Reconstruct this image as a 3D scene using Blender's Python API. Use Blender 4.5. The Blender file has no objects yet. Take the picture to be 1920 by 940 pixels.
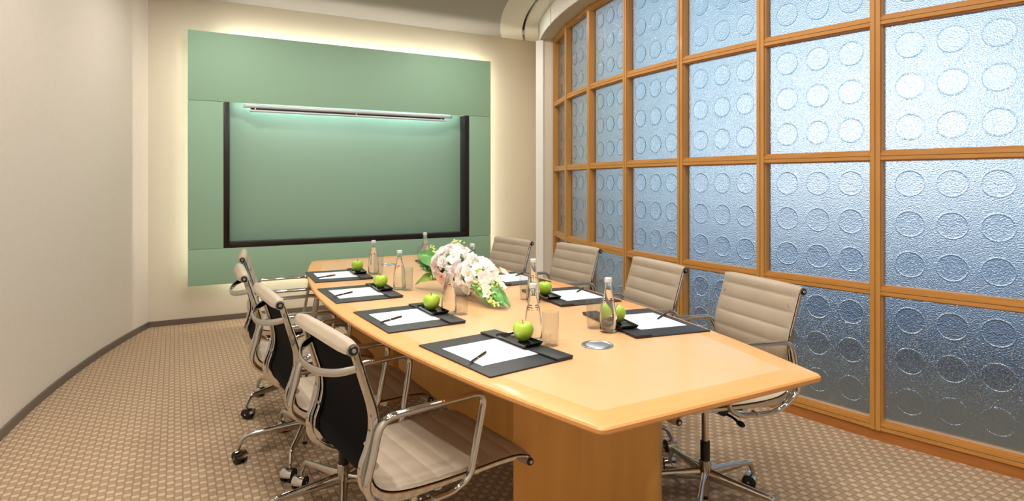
import bpy, bmesh, math, random
from mathutils import Vector, Matrix
random.seed(7)
S = bpy.context.scene
COL = S.collection
PI = math.pi
F = 1145.0; CH = 1.32; K = 1.0394; HZ = 340.0; YAW = math.radians(28.93)
SN, CS = math.sin(YAW), math.cos(YAW)
TZ = 0.79                       # table height

# ------------------------------------------------------------------ camera
cam = bpy.data.cameras.new('camera'); co = bpy.data.objects.new('camera', cam); COL.objects.link(co)
co.location = (0, 0, CH); co.rotation_euler = (PI/2, 0, -YAW)
cam.sensor_width = 36; cam.lens = 36*F/1920; cam.shift_y = -(470-HZ)/1920; cam.clip_start = .02; cam.clip_end = 3000
S.camera = co

# ------------------------------------------------------------------ materials
def lin(c):
    return tuple(((v/255)/12.92 if v/255 <= .04045 else ((v/255+.055)/1.055)**2.4) for v in c) + (1,)
def mat(name, rgb, rough=.5, metal=0, spec=.5, **k):
    m = bpy.data.materials.new(name); m.use_nodes = True
    b = m.node_tree.nodes['Principled BSDF']
    b.inputs['Base Color'].default_value = lin(rgb); b.inputs['Roughness'].default_value = rough
    b.inputs['Metallic'].default_value = metal; b.inputs['Specular IOR Level'].default_value = spec
    for kk, v in k.items(): b.inputs[kk.replace('_', ' ')].default_value = v
    return m
def nd(m, t, **k):
    n = m.node_tree.nodes.new(t)
    for kk, v in k.items():
        if kk in n.inputs: n.inputs[kk].default_value = v
        else: setattr(n, kk, v)
    return n
def lk(m, a, b): m.node_tree.links.new(a, b)
def coords(m, scale=(1, 1, 1), rot=(0, 0, 0), kind='Object'):
    t = nd(m, 'ShaderNodeTexCoord'); p = nd(m, 'ShaderNodeMapping')
    p.inputs['Scale'].default_value = scale; p.inputs['Rotation'].default_value = rot
    lk(m, t.outputs[kind], p.inputs['Vector']); return p.outputs['Vector']
def noise_tint(m, rgb1, rgb2, scale, vec=None, detail=4, lo=.3, hi=.7):
    n = nd(m, 'ShaderNodeTexNoise', Scale=scale, Detail=detail)
    r = nd(m, 'ShaderNodeValToRGB'); r.color_ramp.elements[0].position = lo; r.color_ramp.elements[1].position = hi
    r.color_ramp.elements[0].color = lin(rgb1); r.color_ramp.elements[1].color = lin(rgb2)
    if vec: lk(m, vec, n.inputs['Vector'])
    lk(m, n.outputs['Fac'], r.inputs['Fac']); lk(m, r.outputs['Color'], m.node_tree.nodes['Principled BSDF'].inputs['Base Color'])
    return n, r
def bump(m, sock, strength=.3, dist=.01):
    b = nd(m, 'ShaderNodeBump', Strength=strength, Distance=dist)
    lk(m, sock, b.inputs['Height']); lk(m, b.outputs['Normal'], m.node_tree.nodes['Principled BSDF'].inputs['Normal']); return b

M = {}
M['wall'] = m = mat('beige_wallcovering', (205, 191, 174), .85, spec=.2)
v = coords(m, (1, 1, .12)); n, _ = noise_tint(m, (211, 201, 188), (219, 209, 196), 260, v); bump(m, n.outputs['Fac'], .25, .002)
M['wallback'] = m = mat('cream_wall_paint', (218, 208, 190), .8, spec=.2)
v = coords(m); n = nd(m, 'ShaderNodeTexNoise', Scale=180, Detail=3); lk(m, v, n.inputs['Vector']); bump(m, n.outputs['Fac'], .12, .002)
M['ceil'] = mat('taupe_ceiling', (184, 179, 177), .9, spec=.1)  # flat field in a darker tone than the curved border
M['cove'] = mat('cream_cove', (246, 243, 236), .7, spec=.2)
M['jamb'] = mat('jamb_paint', (208, 196, 178), .7, spec=.2)
M['dark'] = mat('dark_slot', (18, 17, 16), .8)
M['base'] = mat('grey_metal_baseboard', (120, 110, 103), .35, .55)
# carpet : woven checker blocks
M['carpet'] = m = mat('woven_block_carpet', (170, 145, 120), .95, spec=.1)
v = coords(m)
ck = nd(m, 'ShaderNodeTexChecker', Scale=1/.0317); lk(m, v, ck.inputs['Vector'])
ck.inputs['Color1'].default_value = lin((199, 174, 147)); ck.inputs['Color2'].default_value = lin((171, 145, 118))
sx = nd(m, 'ShaderNodeSeparateXYZ'); lk(m, v, sx.inputs[0])
def edge_mask(axis):
    d = nd(m, 'ShaderNodeMath', operation='DIVIDE'); lk(m, sx.outputs[axis], d.inputs[0]); d.inputs[1].default_value = .0317
    f = nd(m, 'ShaderNodeMath', operation='FRACT'); lk(m, d.outputs[0], f.inputs[0])
    p = nd(m, 'ShaderNodeMath', operation='PINGPONG'); lk(m, d.outputs[0], p.inputs[0]); p.inputs[1].default_value = .5
    return p.outputs[0]
mn = nd(m, 'ShaderNodeMath', operation='MINIMUM'); lk(m, edge_mask(0), mn.inputs[0]); lk(m, edge_mask(1), mn.inputs[1])
er = nd(m, 'ShaderNodeMapRange'); er.inputs['From Max'].default_value = .16; lk(m, mn.outputs[0], er.inputs['Value'])
nz = nd(m, 'ShaderNodeTexNoise', Scale=420, Detail=3); lk(m, v, nz.inputs['Vector'])
mx = nd(m, 'ShaderNodeMix', data_type='RGBA'); mx.inputs[6].default_value = lin((154, 130, 104)); lk(m, er.outputs[0], mx.inputs[0]); lk(m, ck.outputs['Color'], mx.inputs[7])
m2 = nd(m, 'ShaderNodeMix', data_type='RGBA', blend_type='OVERLAY'); m2.inputs[0].default_value = .55; lk(m, mx.outputs[2], m2.inputs[6]); lk(m, nz.outputs['Fac'], m2.inputs[7])
lk(m, m2.outputs[2], m.node_tree.nodes['Principled BSDF'].inputs['Base Color'])
ad = nd(m, 'ShaderNodeMath', operation='MULTIPLY_ADD'); lk(m, nz.outputs['Fac'], ad.inputs[0]); ad.inputs[1].default_value = .5; lk(m, er.outputs[0], ad.inputs[2])
bump(m, ad.outputs[0], .7, .004)
# woods
def wood(name, c1, c2, rough, stretch, scale=6, coat=0):
    m = mat(name, c1, rough); v = coords(m, stretch)
    n, r = noise_tint(m, c1, c2, scale, v, 6, .25, .75)
    if coat: m.node_tree.nodes['Principled BSDF'].inputs['Coat Weight'].default_value = coat; m.node_tree.nodes['Principled BSDF'].inputs['Coat Roughness'].default_value = .12
    return m
M['top'] = wood('honey_maple_veneer', (210, 160, 112), (221, 172, 126), .34, (1.0, .25, 1), 5, .3)
M['topedge'] = wood('maple_edge_band', (204, 144, 80), (216, 158, 94), .38, (.5, 6, 1), 5, .15)
M['ped'] = wood('golden_maple_panel', (206, 150, 68), (218, 164, 82), .38, (3, 3, .25), 5, .2)
M['wframe'] = wood('honey_oak_frame', (186, 130, 60), (206, 153, 80), .42, (6, 6, .4), 5, .1)
M['wrail'] = wood('honey_oak_rail', (186, 128, 60), (204, 149, 80), .42, (1, 1, 12), 5, .1)
M['kick'] = wood('oak_kickboard', (168, 104, 46), (186, 120, 58), .45, (1, 1, 10), 5)
M['darkwood'] = wood('dark_ebony_wood', (18, 11, 10), (38, 21, 17), .3, (30, 30, .6), 4)
# green glass
M['green'] = m = mat('frosted_green_glass_panel', (148, 184, 158), .6, spec=.5)
M['screen'] = m = mat('frosted_green_glass_screen', (148, 182, 160), .3, spec=.4)
M['edge'] = mat('pale_glass_edge', (205, 225, 205), .2)
M['chrome'] = mat('polished_aluminium', (200, 197, 192), .06, 1)
M['satin'] = mat('satin_aluminium', (190, 194, 196), .28, 1)
M['grom'] = mat('brushed_grommet_lid', (176, 186, 196), .38, .9)
M['black'] = mat('black_plastic', (16, 16, 17), .4)
M['rubber'] = mat('black_rubber', (20, 20, 21), .55)
M['mesh'] = m = mat('black_woven_backing', (9, 10, 15), .85, spec=.12)
n = nd(m, 'ShaderNodeTexNoise', Scale=900); lk(m, coords(m), n.inputs['Vector']); bump(m, n.outputs['Fac'], .3, .001)
M['leather'] = m = mat('taupe_leather', (166, 151, 132), .45, spec=.4)
v = coords(m); n, _ = noise_tint(m, (162, 147, 128), (171, 156, 137), 9, v); n2 = nd(m, 'ShaderNodeTexNoise', Scale=500, Detail=3); lk(m, v, n2.inputs['Vector']); bump(m, n2.outputs['Fac'], .12, .0008)
M['pad'] = m = mat('black_leather_pad', (36, 37, 40), .42, spec=.45)
v = coords(m); n = nd(m, 'ShaderNodeTexVoronoi', Scale=700); lk(m, v, n.inputs['Vector']); bump(m, n.outputs['Distance'], .25, .0006)
M['paper'] = mat('white_paper', (222, 224, 231), .7, spec=.2)
M['tray'] = mat('glossy_black_ceramic', (14, 16, 19), .08, spec=.6)
M['gold'] = mat('gold_trim', (222, 184, 110), .2, 1)
M['apple'] = m = mat('green_apple_skin', (150, 190, 40), .28, spec=.5, Subsurface_Weight=.08)
v = coords(m, (1, 1, .6)); noise_tint(m, (134, 178, 32), (178, 205, 74), 22, v, 3)
M['stem'] = mat('brown_stem', (84, 60, 34), .7)
M['white'] = mat('white_ceramic', (200, 200, 196), .3)
M['petal'] = m = mat('white_petal', (250, 247, 246), .6, spec=.3, Subsurface_Weight=.15)
M['pinkpetal'] = m = mat('blush_petal', (248, 226, 228), .6, spec=.3, Subsurface_Weight=.15)
def translucent(m, c, f):
    nt = m.node_tree; o = nt.nodes['Material Output']; b = nt.nodes['Principled BSDF']; t = nt.nodes.new('ShaderNodeBsdfTranslucent'); t.inputs['Color'].default_value = lin(c)
    x = nt.nodes.new('ShaderNodeMixShader'); x.inputs[0].default_value = f; nt.links.new(b.outputs[0], x.inputs[1]); nt.links.new(t.outputs[0], x.inputs[2]); nt.links.new(x.outputs[0], o.inputs['Surface'])
translucent(M['petal'], (255, 252, 250), .4); translucent(M['pinkpetal'], (252, 232, 232), .4)
M['lip'] = mat('pink_orchid_lip', (214, 96, 118), .5)
M['yel'] = mat('pale_yellow_lip', (226, 226, 150), .5)
M['bud'] = mat('lime_bud', (202, 216, 134), .5, Subsurface_Weight=.1)
M['leaf'] = m = mat('deep_green_leaf', (52, 118, 48), .35)
v = coords(m, (1, 1, 1)); noise_tint(m, (44, 104, 42), (92, 150, 62), 14, v)
M['leaf2'] = mat('yellow_green_leaf', (128, 160, 48), .38)
M['grstem'] = mat('green_stem', (110, 150, 60), .5)
M['capm'] = mat('silver_white_cap', (216, 217, 220), .35, .2)
M['print'] = mat('dark_red_print', (120, 40, 46), .6)
def glass(name, rgb, ior, rough=0):
    return mat(name, rgb, rough, Transmission_Weight=1.0, IOR=ior)
M['glass'] = glass('clear_glass', (250, 252, 252), 1.45)
M['water'] = glass('water', (252, 254, 255), 1.33)
M['pane'] = m = glass('textured_cast_glass', (232, 246, 253), 1.45, .05)
v = coords(m); n = nd(m, 'ShaderNodeTexNoise', Scale=170, Detail=1.5, Roughness=.5); lk(m, v, n.inputs['Vector'])
bump(m, n.outputs['Fac'], 1.0, .0042)
M['paneback'] = glass('flat_cast_glass', (246, 250, 253), 1.45, .05)
M['button'] = m = glass('smooth_glass_disc', (230, 244, 252), 1.45, .08)
v = coords(m); n = nd(m, 'ShaderNodeTexNoise', Scale=170, Detail=1.5); lk(m, v, n.inputs['Vector']); bump(m, n.outputs['Fac'], 1.0, .0034)
def emis(name, rgb, st):
    m = mat(name, rgb, .5); b = m.node_tree.nodes['Principled BSDF']
    b.inputs['Emission Color'].default_value = lin(rgb); b.inputs['Emission Strength'].default_value = st; return m
M['ledw'] = emis('warm_led_strip', (255, 245, 228), 36)
M['ledc'] = emis('cool_led_strip', (236, 246, 255), 15)

# ------------------------------------------------------------------ mesh building
class MB:
    def __init__(s): s.v = []; s.f = []; s.mi = []; s.cur = 0
    def add(s, vs, fs):
        o = len(s.v); s.v += [tuple(p) for p in vs]; s.f += [tuple(i+o for i in f) for f in fs]; s.mi += [s.cur]*len(fs); return s
    def box(s, x0, x1, y0, y1, z0, z1, T=None):
        vs = [Vector((x, y, z)) for x in (x0, x1) for y in (y0, y1) for z in (z0, z1)]
        if T: vs = [T @ p for p in vs]
        return s.add(vs, [(0, 1, 3, 2), (4, 6, 7, 5), (0, 4, 5, 1), (2, 3, 7, 6), (0, 2, 6, 4), (1, 5, 7, 3)])
    def lathe(s, prof, n=32, c=(0, 0, 0), fn=None, T=None):
        vs = []; fs = []; k = len(prof)
        for j in range(n):
            a = 2*PI*j/n
            for r, z in prof:
                q = fn(a, r, z) if fn else r
                p = Vector((c[0]+q*math.cos(a), c[1]+q*math.sin(a), c[2]+z))
                vs.append(T @ p if T else p)
        for j in range(n):
            j2 = (j+1) % n
            for i in range(k-1):
                fs.append((j*k+i, j2*k+i, j2*k+i+1, j*k+i+1))
        return s.add(vs, fs)
    def tube(s, pts, ra, rb=None, n=10, up=(0, 0, 1), closed=False, cap=True):
        pts = [Vector(p) for p in pts]; N = len(pts); vs = []
        for i, p in enumerate(pts):
            a = pts[(i-1) % N] if (closed or i > 0) else p; b = pts[(i+1) % N] if (closed or i < N-1) else p
            t = (b-a).normalized(); u = Vector(up); u = (u - t*u.dot(t))
            if u.length < 1e-4: u = Vector((1, 0, 0)) - t*t.x
            u.normalize(); w = t.cross(u)
            q = ra[i] if isinstance(ra, (list, tuple)) else ra
            q2 = (rb[i] if isinstance(rb, (list, tuple)) else rb) if rb is not None else q
            for k in range(n):
                an = 2*PI*k/n; vs.append(p + w*(q*math.cos(an)) + u*(q2*math.sin(an)))
        fs = []
        for i in range(N if closed else N-1):
            i2 = (i+1) % N
            for k in range(n):
                fs.append((i*n+k, i*n+(k+1) % n, i2*n+(k+1) % n, i2*n+k))
        if cap and not closed:
            fs.append(tuple(range(n-1, -1, -1))); fs.append(tuple((N-1)*n+k for k in range(n)))
        return s.add(vs, fs)
    def prism(s, poly, z0, z1):
        n = len(poly); vs = [(x, y, z0) for x, y in poly]+[(x, y, z1) for x, y in poly]
        return s.add(vs, [tuple(range(n-1, -1, -1)), tuple(range(n, 2*n))]+[(i, (i+1) % n, n+(i+1) % n, n+i) for i in range(n)])
    def ell(s, c, r, T=None, n=10, m=7):
        prof = [(math.sin(PI*i/m), -math.cos(PI*i/m)) for i in range(m+1)]
        vs = []; fs = []
        for j in range(n):
            a = 2*PI*j/n
            for q, z in prof:
                p = Vector((r[0]*q*math.cos(a), r[1]*q*math.sin(a), r[2]*z))
                if T: p = T @ p
                vs.append(p + Vector(c))
        for j in range(n):
            for i in range(m): fs.append((j*(m+1)+i, ((j+1) % n)*(m+1)+i, ((j+1) % n)*(m+1)+i+1, j*(m+1)+i+1))
        return s.add(vs, fs)
    def mesh(s, name, mats, smooth=True, ang=35, weld=True, bev=0):
        me = bpy.data.meshes.new(name); me.from_pydata(s.v, [], s.f)
        for q in (mats if isinstance(mats, (list, tuple)) else [mats]): me.materials.append(q)
        if any(s.mi):
            for p, i in zip(me.polygons, s.mi): p.material_index = i
        bm = bmesh.new(); bm.from_mesh(me)
        if weld: bmesh.ops.remove_doubles(bm, verts=bm.verts, dist=1e-5)
        if weld: bmesh.ops.recalc_face_normals(bm, faces=bm.faces)
        if bev:
            es = [e for e in bm.edges if len(e.link_faces) == 2 and e.calc_face_angle(0) > .6]
            bmesh.ops.bevel(bm, geom=es, offset=bev, segments=2, profile=.6, affect='EDGES')
        bm.to_mesh(me); bm.free()
        if smooth:
            me.shade_smooth(); me.set_sharp_from_angle(angle=math.radians(ang))
        return me
    def build(s, name, mats, parent=None, **k):
        me = s.mesh(name, mats, **k)
        o = bpy.data.objects.new(name, me); COL.objects.link(o)
        if parent: o.parent = parent
        return o
def empty(name, loc=(0, 0, 0), rz=0, parent=None):
    o = bpy.data.objects.new(name, None); o.empty_display_size = .05; COL.objects.link(o); o.location = loc; o.rotation_euler = (0, 0, rz)
    if parent: o.parent = parent
    return o
def tag(o, label=None, cat=None, group=None, kind=None):
    if label: o['label'] = label
    if cat: o['category'] = cat
    if group: o['group'] = group
    if kind: o['kind'] = kind
    return o
def dup(o, parent=None):
    c = o.copy(); COL.objects.link(c); c.parent = parent
    for ch in [x for x in S.objects if x.parent is o]: dup(ch, c)
    return c
def cr(pts, n=8, closed=False):
    pts = [Vector(p) for p in pts]; N = len(pts); out = []
    for i in range(N if closed else N-1):
        g = lambda k: pts[k % N] if closed else pts[max(0, min(N-1, k))]
        p0, p1, p2, p3 = g(i-1), g(i), g(i+1), g(i+2)
        for j in range(n):
            t = j/n
            out.append(.5*((2*p1)+(p2-p0)*t+(2*p0-5*p1+4*p2-p3)*t*t+(3*p1-p0-3*p2+p3)*t**3))
    if not closed: out.append(pts[-1])
    return out
def fillet(pts, r, n=6, closed=False):
    pts = [Vector(p) for p in pts]; N = len(pts); out = []
    for i, p in enumerate(pts):
        if not closed and i in (0, N-1): out.append(p); continue
        a = pts[i-1]-p; b = pts[(i+1) % N]-p; rr = r[i] if isinstance(r, (list, tuple)) else r
        d = min(rr, a.length*.48, b.length*.48); A = p+a.normalized()*d; B = p+b.normalized()*d
        for k in range(n+1):
            t = k/n; out.append(A*(1-t)**2+p*2*t*(1-t)+B*t*t)
    return out

# ------------------------------------------------------------------ room shell
CX, CY = 8.57*K, 2.85*K            # common centre of the curved walls
R_L, R_W = 9.375*K, 5.70*K
YB = 6.163*K; CZ = 3.032; YF = -1.3
def circ(R, y): return CX - math.sqrt(R*R-(y-CY)**2)
def arc(R, y0, y1, n):
    a0 = math.asin((y0-CY)/R); a1 = math.asin((y1-CY)/R)
    return [(CX-R*math.cos(a0+(a1-a0)*i/n), CY+R*math.sin(a0+(a1-a0)*i/n)) for i in range(n+1)]
def struct(o): o['kind'] = 'structure'; return o
def curved_wall(name, R, y0, y1, z0, z1, th, m, n=48):
    A = arc(R, y0, y1, n); B = arc(R+th, y0, y1, n)
    return struct(MB().prism(A+B[::-1], z0, z1).build(name, m, ang=20))
fl = MB().add([(-1.5, YF-.2, 0), (4.6, YF-.2, 0), (4.6, 6.7, 0), (-1.5, 6.7, 0), (-1.5, YF-.2, -.1), (4.6, YF-.2, -.1), (4.6, 6.7, -.1), (-1.5, 6.7, -.1)],
              [(0, 1, 2, 3), (7, 6, 5, 4), (0, 4, 5, 1), (1, 5, 6, 2), (2, 6, 7, 3), (3, 7, 4, 0)]).build('floor', M['carpet'], smooth=False)
struct(fl)
curved_wall('wall_left', R_L, YF, YB, 0, CZ+.1, .15, M['wall'])
struct(MB().box(-1.2, 4.6, YB, YB+.15, 0, CZ+.1).build('wall_back', M['wallback'], smooth=False))
struct(MB().box(-1.2, 4.5, YF-.15, YF, 0, CZ+.1).build('wall_front', M['wallback'], smooth=False))
# skirtings
A = arc(R_L-.001, YF, YB, 48); B = arc(R_L-.013, YF, YB, 48)
struct(MB().prism(A+B[::-1], 0, .05).build('baseboard_left', M['base'], ang=20))
struct(MB().box(circ(R_L, YB)-.02, 3.6, YB-.012, YB, 0, .05).build('baseboard_back', M['base'], smooth=False))
# ceiling: taupe flat field inside, cream curved border near the glazing
A = arc(6.25*K, YF, YB, 40)
struct(MB().prism(A+[(-1.3, YB), (-1.3, YF)], CZ, CZ+.1).build('ceiling', M['ceil'], smooth=False))
c = MB()
def ring(c, Ra, Rb, z0, z1, ya=YF, yb=YB, n=40):
    c.prism(arc(Ra, ya, yb, n)+arc(Rb, ya, yb, n)[::-1], z0, z1)
ring(c, 6.25*K, 6.012*K, CZ-.004, CZ+.1); ring(c, 5.984*K, 5.55*K, CZ-.004, CZ+.1)
ring(c, 6.05*K, 5.95*K, CZ+.06, CZ+.1)
cb = struct(c.build('trim_1', M['cove'], ang=20))
c = MB(); ring(c, 6.012*K, 5.984*K, CZ+.03, CZ+.058, YF, 5.86*K); struct(c.build('trim_2', M['dark'], ang=20))
c = MB(); ring(c, 6.024*K, 6.014*K, CZ-.012, CZ+.01, YF, 5.87*K); ring(c, 5.982*K, 5.972*K, CZ-.012, CZ+.01, YF, 5.87*K)
c.box(-.026, .026, -.004, .004, -.012, .01, Matrix.Translation((CX-5.998*K*math.cos(math.asin((5.87*K-CY)/(5.998*K))), 5.87*K, CZ)))
struct(c.build('trim_3', M['cove'], ang=20))
# fascia box above the glazing, cream access panels with dark joints
WT = CH+2.19*.66*K               # top of glazing
FT = WT+.02
c = MB()
R_F = 5.845*K
YJ = [5.62, 4.97, 4.17, 3.30, 2.45, 1.60, .75, -.10, -1.2]
for i in range(len(YJ)-1):
    b1 = math.asin((YJ[i]-CY)/R_F)-.002; b0 = math.asin((YJ[i+1]-CY)/R_F)+.002
    def pt(R, a): return (CX-R*math.cos(a), CY+R*math.sin(a))
    P = [pt(R_F, b0+(b1-b0)*k/6) for k in range(7)]+[pt(R_F-.016, b1+(b0-b1)*k/6) for k in range(7)]
    c.prism(P, FT, CZ-.012)
struct(c.build('trim_4', M['cove'], ang=20))
c = MB(); ring(c, R_F-.0165, R_F-.0195, FT+.002, CZ-.004, -1.2, 5.41*K); struct(c.build('trim_7', M['dark'], ang=20))
c = MB(); ring(c, R_F-.02, 5.50*K, FT+.004, CZ, -1.25, 5.42*K)
struct(c.build('trim_5', M['jamb'], ang=20))
# jamb post between back wall and glazing
struct(MB().prism([(x*K, y*K) for x, y in ((3.40, 5.31), (3.355, 5.38), (3.325, 5.45), (3.80, 6.163), (4.2, 6.163), (3.9, 5.25), (3.47, 5.26))], 0, CZ).build('wall_right', M['jamb'], smooth=False))
struct(MB().prism([(x*K, y*K) for x, y in ((3.335, 5.37), (3.30, 5.455), (3.32, 5.47), (3.42, 5.39))], 0, FT).build('trim_6', M['cove'], smooth=False))

# ------------------------------------------------------------------ glazing
RR = .66*K                        # row height
Z0 = WT-4*RR                    # bottom rail centre
LN = .60408*K; GX, GY, R_W = 8.5268*K, 2.9096*K, 5.6462*K
a_ = math.asin((5.2944*K-GY)/R_W); da = LN/R_W
angs = [a_-da*i for i in range(12)]
NB = 10
def gp(a): return Vector((GX-R_W*math.cos(a), GY+R_W*math.sin(a), 0))
# shared pane mesh: sheet with nine raised glass buttons
PW, PH = LN-.035, RR-.03
def pane_mesh():
    b = MB(); nb = 48; Rr = .0605*K
    px, pz = .168*K, .195*K
    xs = [-PW/2, -px/2*1.0, px/2*1.0, PW/2]; zs = [-PH/2, -pz/2, pz/2, PH/2]
    for i in range(3):
        for j in range(3):
            cx, cz = (i-1)*px, (j-1)*pz
            x0, x1, z0, z1 = xs[i], xs[i+1], zs[j], zs[j+1]
            rings = []
            prof = [(.0, .0024), (.25, .0023), (.5, .0021), (.75, .0017), (.9, .0013), (.95, .0012), (.985, -.0014), (1.02, -.0014), (1.05, .0), (1.12, 0)]
            for (q, h) in prof[1:]:
                rings.append([(cx+Rr*q*math.cos(2*PI*k/nb), h, cz+Rr*q*math.sin(2*PI*k/nb)) for k in range(nb)])
            sq = []
            for k in range(nb):
                a = 2*PI*k/nb; dx, dz = math.cos(a), math.sin(a)
                tx = ((x1-cx)/dx if dx > 1e-6 else (x0-cx)/dx if dx < -1e-6 else 1e9); tz = ((z1-cz)/dz if dz > 1e-6 else (z0-cz)/dz if dz < -1e-6 else 1e9)
                t = min(tx, tz); sq.append((cx+dx*t, 0, cz+dz*t))
            # snap nearest ray ends to the corners
            for (qx, qz) in ((x0, z0), (x0, z1), (x1, z0), (x1, z1)):
                kk = min(range(nb), key=lambda k: (sq[k][0]-qx)**2+(sq[k][2]-qz)**2); sq[kk] = (qx, 0, qz)
            rings.append(sq)
            vs = [(cx, prof[0][1], cz)]
            for r in rings: vs += r
            b.cur = 1; o = len(b.v)
            b.add(vs, [])
            for k in range(nb):
                b.f.append((o, o+1+k, o+1+(k+1) % nb)); b.mi.append(1)
            for r in range(len(rings)-1):
                for k in range(nb):
                    b.f.append((o+1+r*nb+k, o+1+(r+1)*nb+k, o+1+(r+1)*nb+(k+1) % nb, o+1+r*nb+(k+1) % nb)); b.mi.append(1 if r < 5 else 0)
    b.cur = 0
    me = bpy.data.meshes.new('pane')
    # back sheet
    o = len(b.v); w, h = PW/2, PH/2
    b.cur = 2; b.add([(-w, -.008, -h), (w, -.008, -h), (w, -.008, h), (-w, -.008, h)], [(0, 1, 2, 3)])
    me.from_pydata(b.v, [], b.f)
    for q in (M['pane'], M['button'], M['paneback']): me.materials.append(q)
    for p, i in zip(me.polygons, b.mi): p.material_index = i
    bm = bmesh.new(); bm.from_mesh(me)
    for f in bm.faces:
        f.normal_update(); want = -1 if f.material_index == 2 else 1
        if f.normal.y*want < 0: f.normal_flip()
    bm.to_mesh(me); bm.free(); me.shade_smooth(); return me
PM = pane_mesh()
FD = .05                        # how far the wood stands in front of the glass
for bI in range(NB):
    aL, aR = angs[bI], angs[bI+1]
    P0, P1 = gp(aL), gp(aR); mid = (P0+P1)/2; t = (P1-P0).normalized()     # along the wall, towards the viewer
    nrm = Vector((t.y, -t.x, 0));
    if nrm.x > 0: nrm = -nrm                                                # into the room
    root = empty('window_%d' % (bI+1), (mid.x, mid.y, 0)); struct(root)
    T = Matrix(((t.x, nrm.x, 0, 0), (t.y, nrm.y, 0, 0), (0, 0, 1, 0), (0, 0, 0, 1)))
    root.rotation_euler = T.to_euler()      # right handed check below
    if T.determinant() < 0: t = -t; T = Matrix(((t.x, nrm.x, 0, 0), (t.y, nrm.y, 0, 0), (0, 0, 1, 0), (0, 0, 0, 1))); root.rotation_euler = T.to_euler()
    L = (P1-P0).length
    sgn = 1 if (T.to_3x3() @ Vector((1, 0, 0))).dot(P0-mid) > 0 else -1     # +x side of P0
    # local: x along the wall, y into the room, z up ; front of wood at y=0
    mu = MB(); h = .0225
    def stile(x):
        for (xa, xb, ya, yb) in ((-h, -.0035, -FD-.03, 0), (.0035, h, -FD-.03, 0), (-.0035, .0035, -FD, -.005), (-h-.007, -h, -FD-.02, -.016), (h, h+.007, -FD-.02, -.016)):
            mu.box(x+xa, x+xb, ya, yb, .055, WT+.02)
    stile(sgn*L/2)
    if bI == NB-1: stile(-sgn*L/2)
    mu.build('window_stile', M['wframe'], root, weld=False, smooth=False)
    for r in range(5):
        z = Z0+RR*r; q = MB(); x0, x1 = -L/2+h, L/2-h; w = .022
        q.box(x0, x1, -FD-.03, -.004, z-w, z-.004); q.box(x0, x1, -FD, -.009, z-.004, z-.001); q.box(x0, x1, -FD-.03, -.004, z-.001, z+w-.009)
        q.box(x0, x1, -FD-.03, -.010, z+w-.009, z+w); q.box(x0, x1, -FD-.02, -.018, z-w-.007, z-w); q.box(x0, x1, -FD-.02, -.018, z+w, z+w+.006)
        q.build('window_rail', M['wrail'], root, weld=False, smooth=False)
    MB().box(-L/2-.005, L/2+.005, -FD-.05, -.012, 0, Z0-.02).build('kickboard', M['kick'], root, smooth=False)
    for r in range(4):
        o = bpy.data.objects.new('pane', PM); COL.objects.link(o); o.parent = root; o.location = (0, -FD, Z0+RR*(r+.5))

# ------------------------------------------------------------------ green glass feature wall
def onplane(x, y, Yp):
    k = (x-960)/F; D = Yp/(CS-k*SN); return D*(SN+k*CS), CH-(y-HZ)/F*D
YP = YB-.165
xl = onplane(352, 0, YP)[0]; xr = onplane(920, 0, YP)[0]
zt = onplane(352, 55, YP)[1]; zs1 = onplane(352, 187, YP)[1]; zs2 = onplane(352, 469, YP)[1]; zb = onplane(352, 538, YP)[1]
hx0 = onplane(419, 0, YP)[0]; hx1 = onplane(880, 0, YP)[0]; hzb = onplane(419, 466, YP)[1]; hzt = onplane(419, 190, YP)[1]
board = empty('glass_feature_panel', ((xl+xr)/2, YP, 0)); tag(board, 'large pale green frosted glass panel floating off the cream end wall with a backlit edge', 'wall panel')
def rel(b, name, m, **k):
    o = b.build(name, m, board, **k); o.data.transform(Matrix.Translation((-board.location.x, -board.location.y, 0))); return o
th = .012
rel(MB().box(xl, xr, YP, YP+th, zs1+.0015, zt), 'glass_sheet', M['green'], bev=.002)
rel(MB().box(xl, hx0, YP, YP+th, zs2+.0015, zs1-.0015), 'glass_sheet', M['green'], bev=.002)
rel(MB().box(hx1, xr, YP, YP+th, zs2+.0015, zs1-.0015), 'glass_sheet', M['green'], bev=.002)
rel(MB().box(xl, xr, YP, YP+th, zb, zs2-.0015), 'glass_sheet', M['green'], bev=.002)
fr = MB(); fw = .052; fd = .145
for xa in (hx0, hx1-fw): rel(MB().box(xa, xa+fw, YP+.004, YP+fd, hzb, zs1), 'side_frame', M['darkwood'], bev=.002)
rel(MB().box(hx0+fw, hx1-fw, YP+.004, YP+fd, hzb, hzb+fw), 'bottom_frame', M['darkwood'], bev=.002)
rel(MB().box(hx0+fw, hx1-fw, YP+fd-.012, YP+fd, hzb, zs1+.1), 'glass_screen', M['screen'], bev=.001)
# LED strips hidden behind the sheets (backlight of the panel and of the recess)
e = .035
for q_ in ((xl+.3, xr-e, zt-e-.014, zt-e), (xr-e-.012, xr-e, zb+e, zt-e-.02), (xl+.14, xl+.15, zb+.1, zt-.1), (xl+.3, xr-.3, zb+.09, zb+.10)):
    rel(MB().box(q_[0], q_[1], YB-.110, YB-.100, q_[2], q_[3]), 'led_strip', M['ledw'], smooth=False)
rel(MB().box(hx0+fw+.02, hx1-fw-.02, YP+.03, YP+.045, zs1+.012, zs1+.02), 'led_strip', M['ledc'], smooth=False)
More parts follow.
